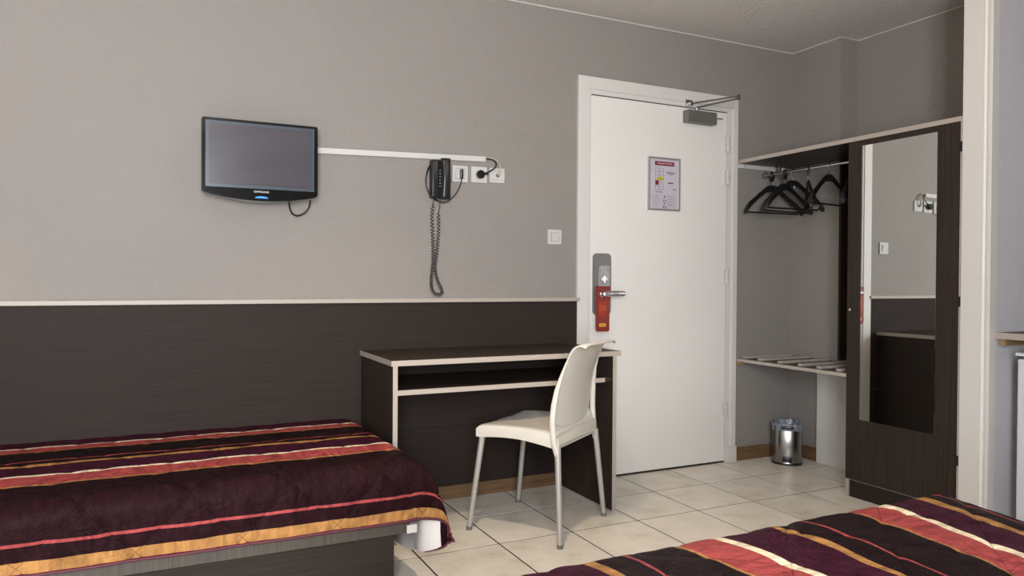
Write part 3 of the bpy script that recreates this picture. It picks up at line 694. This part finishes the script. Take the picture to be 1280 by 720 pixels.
# hangers
def hanger(name, label, y, yaw_deg, drop=0.0, clip=True, width=.43, xoff=0.0, tilt=0.0):
    """pivot = where it hangs from the rail; local x is across the hanger"""
    t = thing(name, label, 'hanger', (RX+xoff, y, RZ), math.radians(yaw_deg), 'black clothes hangers on the wardrobe rail'); ORG[t] = Vector()
    t.rotation_euler = (0, math.radians(tilt), math.radians(yaw_deg))
    hz = -.075-drop                # top of the body
    f = MB()
    for s_ in (-1, 1):             # wide shoulders, tapering and curving down
        rings = []
        for k in range(13):
            q = k/12; x = s_*(.004+q*(width/2-.004)); z = hz-.010-.128*max(0, q-.12)**1.08/.88**1.08-(.014*max(0, q-.85)/.15)
            hh_ = .021-.005*math.sin(math.pi*q)-.006*max(0, q-.9)/.1; th = .0075+.014*max(0, q-.35)
            yb_ = -.018*q*q
            rings.append([Vector((x, yb_+th*math.cos(a), z+hh_*math.sin(a))) for a in [m_*math.pi/5 for m_ in range(10)]])
        f.loft(rings)
    f.box(-.020, .020, -.009, .009, hz-.030, hz+.004, .004)
    f.build('body', M['hanger'], t, smooth='auto', local=True)
    zb = hz-.150
    MB().tube([(-width/2+.012, -.006, zb+.006), (-width/2+.022, -.004, zb-.006), (width/2-.022, -.004, zb-.006), (width/2-.012, -.006, zb+.006)], .0048, 8).build('trouser_bar', M['hanger'], t, smooth='auto', local=True)
    if clip:
        f = MB(); pts = [(.0, 0, .0105)]
        pts = [(.0155*math.cos(a), 0, -.005+.0165*math.sin(a)) for a in [math.radians(-50+k*28) for k in range(11)]]
        f.tube(pts, .0050, 8); f.loft([[Vector((sx*.015, sy*.006, -.014)) for sx, sy in ((-1, -1), (1, -1), (1, 1), (-1, 1))], [Vector((sx*.007, sy*.005, -.042)) for sx, sy in ((-1, -1), (1, -1), (1, 1), (-1, 1))]])
        f.build('security_ring', M['hanger'], t, smooth='auto', local=True)
        MB().tube([(0, 0, -.034), (0, 0, hz)], .0026, 8).build('hook', M['chrome'], t, smooth='auto', local=True)
    else:
        pts = [(.0125*math.cos(a), 0, -.0010+.0125*math.sin(a)) for a in [math.radians(-20+k*22) for k in range(10)]]+[(-.012, 0, -.02), (.0, 0, -.045), (.001, 0, hz)]
        MB().tube(smooth_pts([(p[0], p[1], p[2]) for p in pts], 3), .0022, 8).build('hook', M['chrome'], t, smooth='auto', local=True)
    return t
hanger('clothes_hanger', 'leftmost black hanger, nearest the door, on a black ring clip', 3.305, -4, xoff=0, width=.42, drop=.0)
hanger('clothes_hanger', 'black hanger second from the door, mostly hidden behind the front one', 3.205, 2, width=.40)
h3 = hanger('clothes_hanger', 'black hanger with open chrome hook and small white mark on its neck', 3.145, -3, clip=False, width=.42, drop=-.012)
f = MB().box(-.004, .004, -.0105, -.0090, -.098, -.092); f.box(-.002, .002, -.0105, -.0090, -.091, -.086); f.build('white_mark', M['print_white'], h3, local=True)
hanger('clothes_hanger', 'black hanger turned edge-on, hanging on a black ring clip', 3.035, 50, width=.33)
hanger('clothes_hanger', 'black hanger on open chrome hook close to the wardrobe door', 2.890, 10, clip=False, width=.42, drop=-.015)
hanger('clothes_hanger', 'rightmost black hanger, half hidden behind the wardrobe side', 2.735, 20, clip=False, width=.42)

# luggage rack
lr = thing('luggage_rack', 'low luggage rack of pale slats between the wardrobe and the door', 'rack', (3.35, 2.97, .59))
MB().box(XW-.001, XW+.018, WY1+.001, W-.001, .592, .609, .001).build('front_rail', M['edge'], lr)
f = MB().box(X1-.022, X1-.001, YBOX, W-.001, .592, .609, .001); f.build('rear_rail', M['wenge_top'], lr)
MB().box(XW+.0185, X1-.0225, YBOX+.001, W-.001, .592, .606).box(XW+.0185, X1-.034, WY1+.001, YBOX, .592, .606).build('board', M['wenge_top'], lr)
for k, y_ in enumerate((3.335, 3.200, 3.050, 2.905, 2.780, 2.655)):
    if k == 0: continue
    MB().box(XW+.0185+.025, X1-.004, y_-.0, y_+.030, .6065, .6215, .003).build('slat', M['edge'], lr)
MB().box(XW+.0435, X1-.004, 3.330, 3.360, .6065, .6215, .003).build('slat', M['edge'], lr)
MB().box(XW+.004, XW+.035, W-.035, W-.001, .572, .5915, .001).build('wall_cleat', M['cleat_wood'], lr)
bd = MB().box(X1-.030, X1-.012, 2.60, 3.128, .001, .5905, .001); tag(bd.build('side_board', M['white_trim']), 'off-white board standing under the luggage rack beside the bin', 'board')

# ------------------------------------------------------------------ pedal bin
bx, by = 3.378, 3.197
bn = thing('pedal_bin', 'small steel pedal bin with grey-blue liner in the alcove corner', 'bin', (bx, by, 0), math.radians(-45)); ORG[bn] = Vector()
def oval(a, rx=.084, ry=.074, flat=.8): return (rx*abs(math.cos(a))**flat*math.copysign(1, math.cos(a)), ry*abs(math.sin(a))**.9*math.copysign(1, math.sin(a)))
def oring(z, k=1.0, n=40, jit=0):
    out = []
    for q in range(n):
        a = 2*math.pi*q/n+.001; x, y = oval(a); j = 1+jit*(noise.noise(Vector((math.cos(a)*3, math.sin(a)*3, z*40))))
        out.append(Vector((x*k*j, y*k*j, z+jit*.10*noise.noise(Vector((math.cos(a)*4, math.sin(a)*4, 3+z*9))))))
    return out
MB().loft([oring(.012, .985), oring(.016), oring(.224), oring(.226, .98), oring(.19, .965), oring(.02, .965)], True, False).build('body', M['steel'], bn, smooth='auto', local=True)
MB().loft([oring(0, 1.02), oring(.010, 1.03), oring(.014, 1.0)]).build('base_ring', M['black'], bn, smooth='auto', local=True)
MB().loft([oring(.200, 1.015, 60, .05), oring(.214, 1.03, 60, .08), oring(.232, 1.04, 60, .12), oring(.246, 1.00, 60, .14), oring(.238, .90, 60, .2), oring(.17, .88, 60, .1)], False, False).build('liner', M['liner'], bn, smooth=True, local=True)
MB().box(-.036, .036, -.086, -.066, .212, .228, .004).build('rim_clip', M['black'], bn, smooth='auto', local=True)
f = MB().box(-.026, .026, -.081, -.070, .020, .050, .004); f.build('pedal_recess', M['black'], bn, smooth='auto', local=True)
MB().box(-.022, .022, -.098, -.074, .014, .022, .003).build('pedal', M['chrome'], bn, smooth='auto', local=True)

# ------------------------------------------------------------------ white post with beads at the partition end
po = structure('trim_2', (3.14, 1.94, 0))
MB().box(3.118, 3.16, 1.918, 2.003, 0, CEIL, .001).build('post_board', M['white_trim'], po)
MB().tube([(3.124, 1.911, 0), (3.124, 1.911, CEIL)], .009, 16).build('bead', M['white_paint'], po, smooth='auto')
MB().box(3.133, 3.181, 1.889, 1.917, 0, CEIL, .002).build('cover_strip', M['white_trim'], po)

# wall shelf and fridge at the right edge
ws = thing('wall_counter', 'dark counter shelf with pale edge on the wall right of the white post', 'shelf', (3.65, 1.65, .83))
MB().box(3.172, 4.30, 1.40, 1.888, .8345, .8595).build('board', M['wenge_top'], ws)
MB().box(3.1695, 3.1718, 1.398, 1.888, .8340, .8600).build('side_edging', M['edge'], ws)
MB().box(3.1695, 4.30, 1.3977, 1.3998, .8340, .8600).build('front_edging', M['edge'], ws)
MB().box(3.195, 4.28, 1.862, 1.888, .805, .8340, .001).build('wall_cleat', M['cleat_wood'], ws)
fr = thing('mini_fridge', 'white refrigerator under the counter at the right edge of the photo', 'fridge', (3.45, 1.57, 0))
MB().box(3.235, 3.72, 1.33, 1.812, .02, .768, .004).build('body', M['fridge'], fr)
MB().box(3.195, 3.232, 1.33, 1.812, .05, .756, .006).build('door', M['fridge'], fr)
MB().box(3.190, 3.725, 1.325, 1.818, .7685, .782, .003).build('top_panel', M['fridge'], fr)
MB().box(3.186, 3.1945, 1.345, 1.365, .45, .68, .002).build('handle', M['plate_l'], bpy.data.objects['door.001'] if 'door.001' in bpy.data.objects else fr)
for xx in (3.26, 3.69):
    for yy in (1.36, 1.78): MB().cyl((xx, yy, .0105), .014, .020, n=12).build('foot', M['black'], fr)

# ------------------------------------------------------------------ bed along the wainscot and its spread
b1 = thing('bed', 'single bed with dark laminate frame standing along the wainscot', 'bed', (-.2, 2.87, 0))
MB().box(-1.20, .800, 2.405, 2.425, .207, .33, .001).build('side_rail', M['rail_wood'], b1)
MB().box(.785, .800, 2.4255, 3.30, .207, .33, .001).build('end_rail', M['rail_wood'], b1)
MB().box(-1.15, .752, 2.428, 2.446, .001, .206, .001).build('plinth', M['wenge_h'], b1)
MB().box(.734, .752, 2.447, 3.25, .001, .206, .001).build('plinth', M['wenge_h'], b1)
f = MB().box(.788, .824, 2.400, 2.4045, .206, .234, .001); f.box(.8005, .824, 2.4045, 2.44, .206, .234, .001); f.build('corner_cap', M['white_plastic'], b1, label='white plastic corner piece')
MB().box(-1.19, .785, 2.44, 3.34, .335, .412, .02, 3).build('mattress', M['mattress'], b1)
MB().box(-1.17, .78, 2.43, 3.32, .30, .334).build('slat_base', M['rail_wood'], b1)

def arc(a, r):
    if a <= 0: return 0.0, 0.0
    q = r*math.pi/2
    if a < q: return r*math.sin(a/r), r*(1-math.cos(a/r))
    return r, r+(a-q)
def quilt(u, v, P=.29, amp=.010):
    a = (u+v)/P; b = (u-v)/P
    d = min(abs(a-round(a)), abs(b-round(b)))*P
    return amp*(1-math.exp(-d/.013))
def spread(name, label, x_in, x_out, y_in, y_out, ztop, Tx, Ty, r, pos_fn, nu, nv, mtl, uvf, edge_u, edge_v, parts=True):
    pass

# --- spread 1: param a = distance along x from left end, v = distance from the wall
B1X0, B1X1, B1Y1, B1Y0, R1 = -1.22, .800, W-.020, 2.440, .050
TX1_, TY1_ = .400, .205
LU1 = (B1X1-B1X0)+TX1_; LV1 = (W-B1Y0)+TY1_
def s1pos(au, av, off=0.0):
    x = B1X0+au*LU1; vv = (W-B1Y1)+av*(LV1-(W-B1Y1)); y = W-vv
    s_ = max(0, x-B1X1); t_ = max(0, B1Y0-y); s01 = s_/TX1_; t01 = t_/TY1_
    yy = max(y, B1Y0)
    cor = 1-min(1, max(0, (yy-B1Y0)/.20)); cor = cor*cor*(3-2*cor)   # 1 at the front corner
    fr_ = min(1, max(0, (2.84-yy)/.35))
    se = s_*(1-(.12+.30*min(1, t01))*cor)                                                # the cloth is pulled up at the corner
    hx, dx_ = arc(se, R1-off if s_ > 0 else R1); hy, dy_ = arc(t_, R1-off if t_ > 0 else R1)
    X = min(x, B1X1)+hx; Y = yy-hy
    if s_ > 0 and t_ > 0:
        r_ = math.hypot(se, t_); s2_ = 2*se*t_/(r_*r_); out = .30*s2_*r_; sn = se/r_
        drop = arc(r_, R1)[1]*math.sqrt(1-(.30*s2_)**2); X += .97*out; Y -= .12*out
    else:
        r_ = s_+t_; sn = 1.0 if s_ > 0 else 0.0; drop = dx_+dy_
    if s_ > 0: X += .020*fr_*s01**1.2*sn**4
    if s_ > 0: X += .010*fr_*math.sin(Y*22+1)*s01*(1-t01)*sn
    top = (0.430 + .014*min(1, (W-Y)/.35)*1.0)
    # side that faces the viewer bellies very slightly
    z = top-.014*min(1, t01*2)*(1 if s_ == 0 else 1)-drop
    n1 = (noise.noise(Vector((x*5.5, vv*7, 1.3)))*.0045+noise.noise(Vector((x*17+3, vv*20, 4)))*.0022)*(.5 if vv < .8 else 1)
    q = quilt(x+.03, vv*1.0+.05)*(.35+.55*min(1, max(0, (vv-.80)/.15)))
    nrm = Vector((0, 0, 1))
    if t_ > 0: nrm = Vector((0, -min(1, t_/(R1*1.57)), max(0, 1-t_/(R1*1.57))))
    if s_ > 0:
        ex = min(1, s_/(R1*1.57)); n2 = Vector((ex, 0, 1-ex)); nrm = (nrm*(1-s01)+n2 if t_ > 0 else n2)
    nrm.normalize()
    damp = .35 if (s_ > 0 and Y > 2.84) else 1.0
    amt = (q+n1)*damp
    return Vector((X, Y, z))+nrm*(amt-off)
V1 = [(0, OCHRE), (.006, PURPLE), (.150, CREAM), (.165, RED), (.252, OCHRE), (.261, BLACKC), (.418, RED), (.427, BLACKC), (.470, OCHRE), (.497, PURPLE),
      (.628, CREAM), (.646, RED), (.748, OCHRE), (.762, DARK), (1.036, RED), (1.049, DARK), (1.088, OCHRE), (1.121, HEM)]
m1 = stripe_mat('spread_stripes', V1, 1.2, B1X0+.03, .05)
sp1 = thing('bedspread', 'striped plum, red and ochre quilted bedspread on the bed along the wainscot', 'bedspread', (-.2, 2.87, .43), group='striped bedspreads')
def uv1(a, b): return (a*LU1, (W-B1Y1)+b*(LV1-(W-B1Y1)))
f = MB(); f.grid(240, 112, lambda a, b: s1pos(a, b), uv1); f.build('quilted_cloth', m1, sp1, smooth=True)
f = MB(); f.grid(100, 50, lambda a, b: s1pos(a, b, .005)); f.build('lining', M['lining'], sp1, smooth=True, label='white lining seen under the turned corner')
f = MB(); pts = [s1pos(k/160, 1.0) for k in range(161)]+[s1pos(1.0, 1-k/60) for k in range(1, 61)]
f.tube(pts, .0042, 6); f.build('hem_binding', M['hem'], sp1, smooth=True)

# --- second bed, head towards the viewer's side, foot towards the door
b2 = thing('bed', 'bed in the right foreground, almost wholly covered by its striped spread', 'bed', (1.0, .1, 0))
MB().box(.36, 1.58, -.86, 1.10, .08, .30, .004).build('base', M['rail_wood'], b2)
MB().box(.36, 1.60, -.87, 1.10, .301, .535, .03, 3).build('mattress', M['mattress'], b2)
for xx in (.45, 1.50):
    for yy in (-.78, 1.0): MB().cyl((xx, yy, .041), .028, .078, n=16).build('leg', M['black'], b2)
B2X0, B2X1, B2Y0, B2Y1, R2 = .35, 1.715, -.88, 1.118, .055
T2 = .30
LU2 = (B2X1-B2X0)+2*T2; LV2 = (B2Y1-B2Y0)+T2
def s2pos(au, av, off=0.0):
    x = B2X0-T2+au*LU2; y = B2Y0+av*LV2      # y grows to the foot
    sL = max(0, B2X0-x); sR = max(0, x-B2X1); t_ = max(0, y-B2Y1)
    s_ = max(sL, sR); sg_ = -1 if sL > 0 else 1
    hx, dx_ = arc(s_, R2-off if s_ > 0 else R2); hy, dy_ = arc(t_, R2-off if t_ > 0 else R2)
    X = min(max(x, B2X0), B2X1)+sg_*hx; Y = min(y, B2Y1)+hy
    drop = (dx_**4+dy_**4)**.25
    if s_ > 0 and t_ > 0: X += sg_*.03*(s_*t_)/(T2*T2); Y += .03*(s_*t_)/(T2*T2)
    # soft dome: higher in the middle, easing down to foot and sides
    ex = min(X-B2X0, B2X1-X); ey = B2Y1-Y
    g = lambda d_: 1-math.exp(-max(0, d_)/.10)
    if Y > 0: Y += .008*min(1, max(0, (X-.7)/.9))*(Y/1.1)**2
    z = .556+.014*g(ex)*g(ey)-drop
    nrm = Vector((0, 0, 1))
    if s_ > 0 or t_ > 0:
        a1 = min(1, s_/(R2*1.57)); a2 = min(1, t_/(R2*1.57)); nrm = Vector((sg_*a1, a2, max(0.0, 1-max(a1, a2)))).normalized()
    n1 = noise.noise(Vector((x*6, y*5, 8)))*.006+noise.noise(Vector((x*19, y*14, 2)))*.0028
    q = quilt(x, y+.07, .29, .005)
    # the cloth is pulled a little askew: stripes fan towards the middle
    X -= .21*min(.38, max(0, 1.16-Y))*min(1, max(0, (X-1.02)/.42))
    return Vector((X, Y, z))+nrm*(q+n1-off)
lo_ = B2X0-T2
V2 = [(0, BLACKC)]+[(p_-lo_, c_) for p_, c_ in ((.180, OCHRE), (.207, BLACKC), (.268, RED), (.277, BLACKC), (.442, OCHRE), (.449, RED), (.555, CREAM), (.573, PURPLE),
     (.695, OCHRE), (.723, BLACKC), (.782, RED), (.790, BLACKC), (.905, OCHRE), (.912, RED), (1.0, CREAM), (1.022, PURPLE), (1.152, OCHRE), (1.180, BLACKC), (1.238, RED), (1.247, BLACKC),
     (1.392, OCHRE), (1.400, RED), (1.485, CREAM), (1.508, PURPLE), (1.613, OCHRE), (1.640, BLACKC), (1.695, RED), (1.703, BLACKC), (1.90, OCHRE), (1.97, HEM))]
m2 = stripe_mat('spread_stripes_second', V2, LU2+.02, B2Y0+.07, B2X0-T2)
sp2 = thing('bedspread', 'striped plum, red and ochre quilted bedspread in the right foreground', 'bedspread', (1.0, .1, .55), group='striped bedspreads')
f = MB(); f.grid(210, 230, lambda a, b: s2pos(a, b), lambda a, b: (b*LV2, a*LU2)); f.build('quilted_cloth', m2, sp2, smooth=True)
f = MB(); pts = [s2pos(0, k/60) for k in range(61)]+[s2pos(k/60, 1) for k in range(1, 61)]+[s2pos(1, 1-k/60) for k in range(1, 61)]
f.tube(pts, .0042, 6); f.build('hem_binding', M['hem'], sp2, smooth=True)

# ------------------------------------------------------------------ lamps (outside the frame)
def lamp_light(name, loc, e, c, r, parent):
    o = light(name, 'POINT', loc, e, c, radius=r); o.location = Vector(loc)-ORG[parent]; o.parent = parent
lt = thing('ceiling_lamp', 'round opal ceiling lamp above the floor by the desk', 'lamp', (LAMP[0], LAMP[1], CEIL))
MB().cyl((LAMP[0], LAMP[1], CEIL-.012), .13, .024, n=32).build('base', M['white_plastic'], lt, smooth='auto')
sp_ = light('bulb', 'SPOT', (0, 0, LAMP[2]-CEIL), LAMP_E, LAMP_C, radius=.05); sp_.parent = lt
sp_.data.spot_size = math.radians(112); sp_.data.spot_blend = 0.9
l2 = thing('ceiling_lamp', 'added fill lamp on the ceiling above the foot of the foreground bed', 'lamp', (FILL_LAMP[0], FILL_LAMP[1], CEIL))  # added fill, built like the lamp by the desk
MB().cyl((FILL_LAMP[0], FILL_LAMP[1], CEIL-.012), .13, .024, n=32).build('base', M['white_plastic'], l2, smooth='auto')
lamp_light('bulb', FILL_LAMP, FILL_LAMP_E, LAMP_C, .10, l2)
wl = thing('wall_lamp', 'small warm wall lamp above the left part of the bed', 'lamp', (-0.76, W, 1.35))
MB().box(-0.80, -0.72, W-.015, W, 1.30, 1.40, .003).build('wall_plate', M['steel'], wl)
f = MB(); f.tube([(-0.76, W-.015, 1.35), (-0.76, W-.10, 1.35)], .006, 8); f.build('arm', M['steel'], wl)
f = MB(); f.loft([[Vector((-0.76+r_*math.cos(a), W-.13+r_*math.sin(a), z_)) for a in [k*math.pi/12 for k in range(24)]] for r_, z_ in ((.065, 1.30), (.045, 1.44))], False, False)
sd = f.build('lamp_shade', M['lining'], wl, smooth=True)
lamp_light('bulb', (-0.76, W-.13, 1.37), BED_E, BED_C, .03, wl)
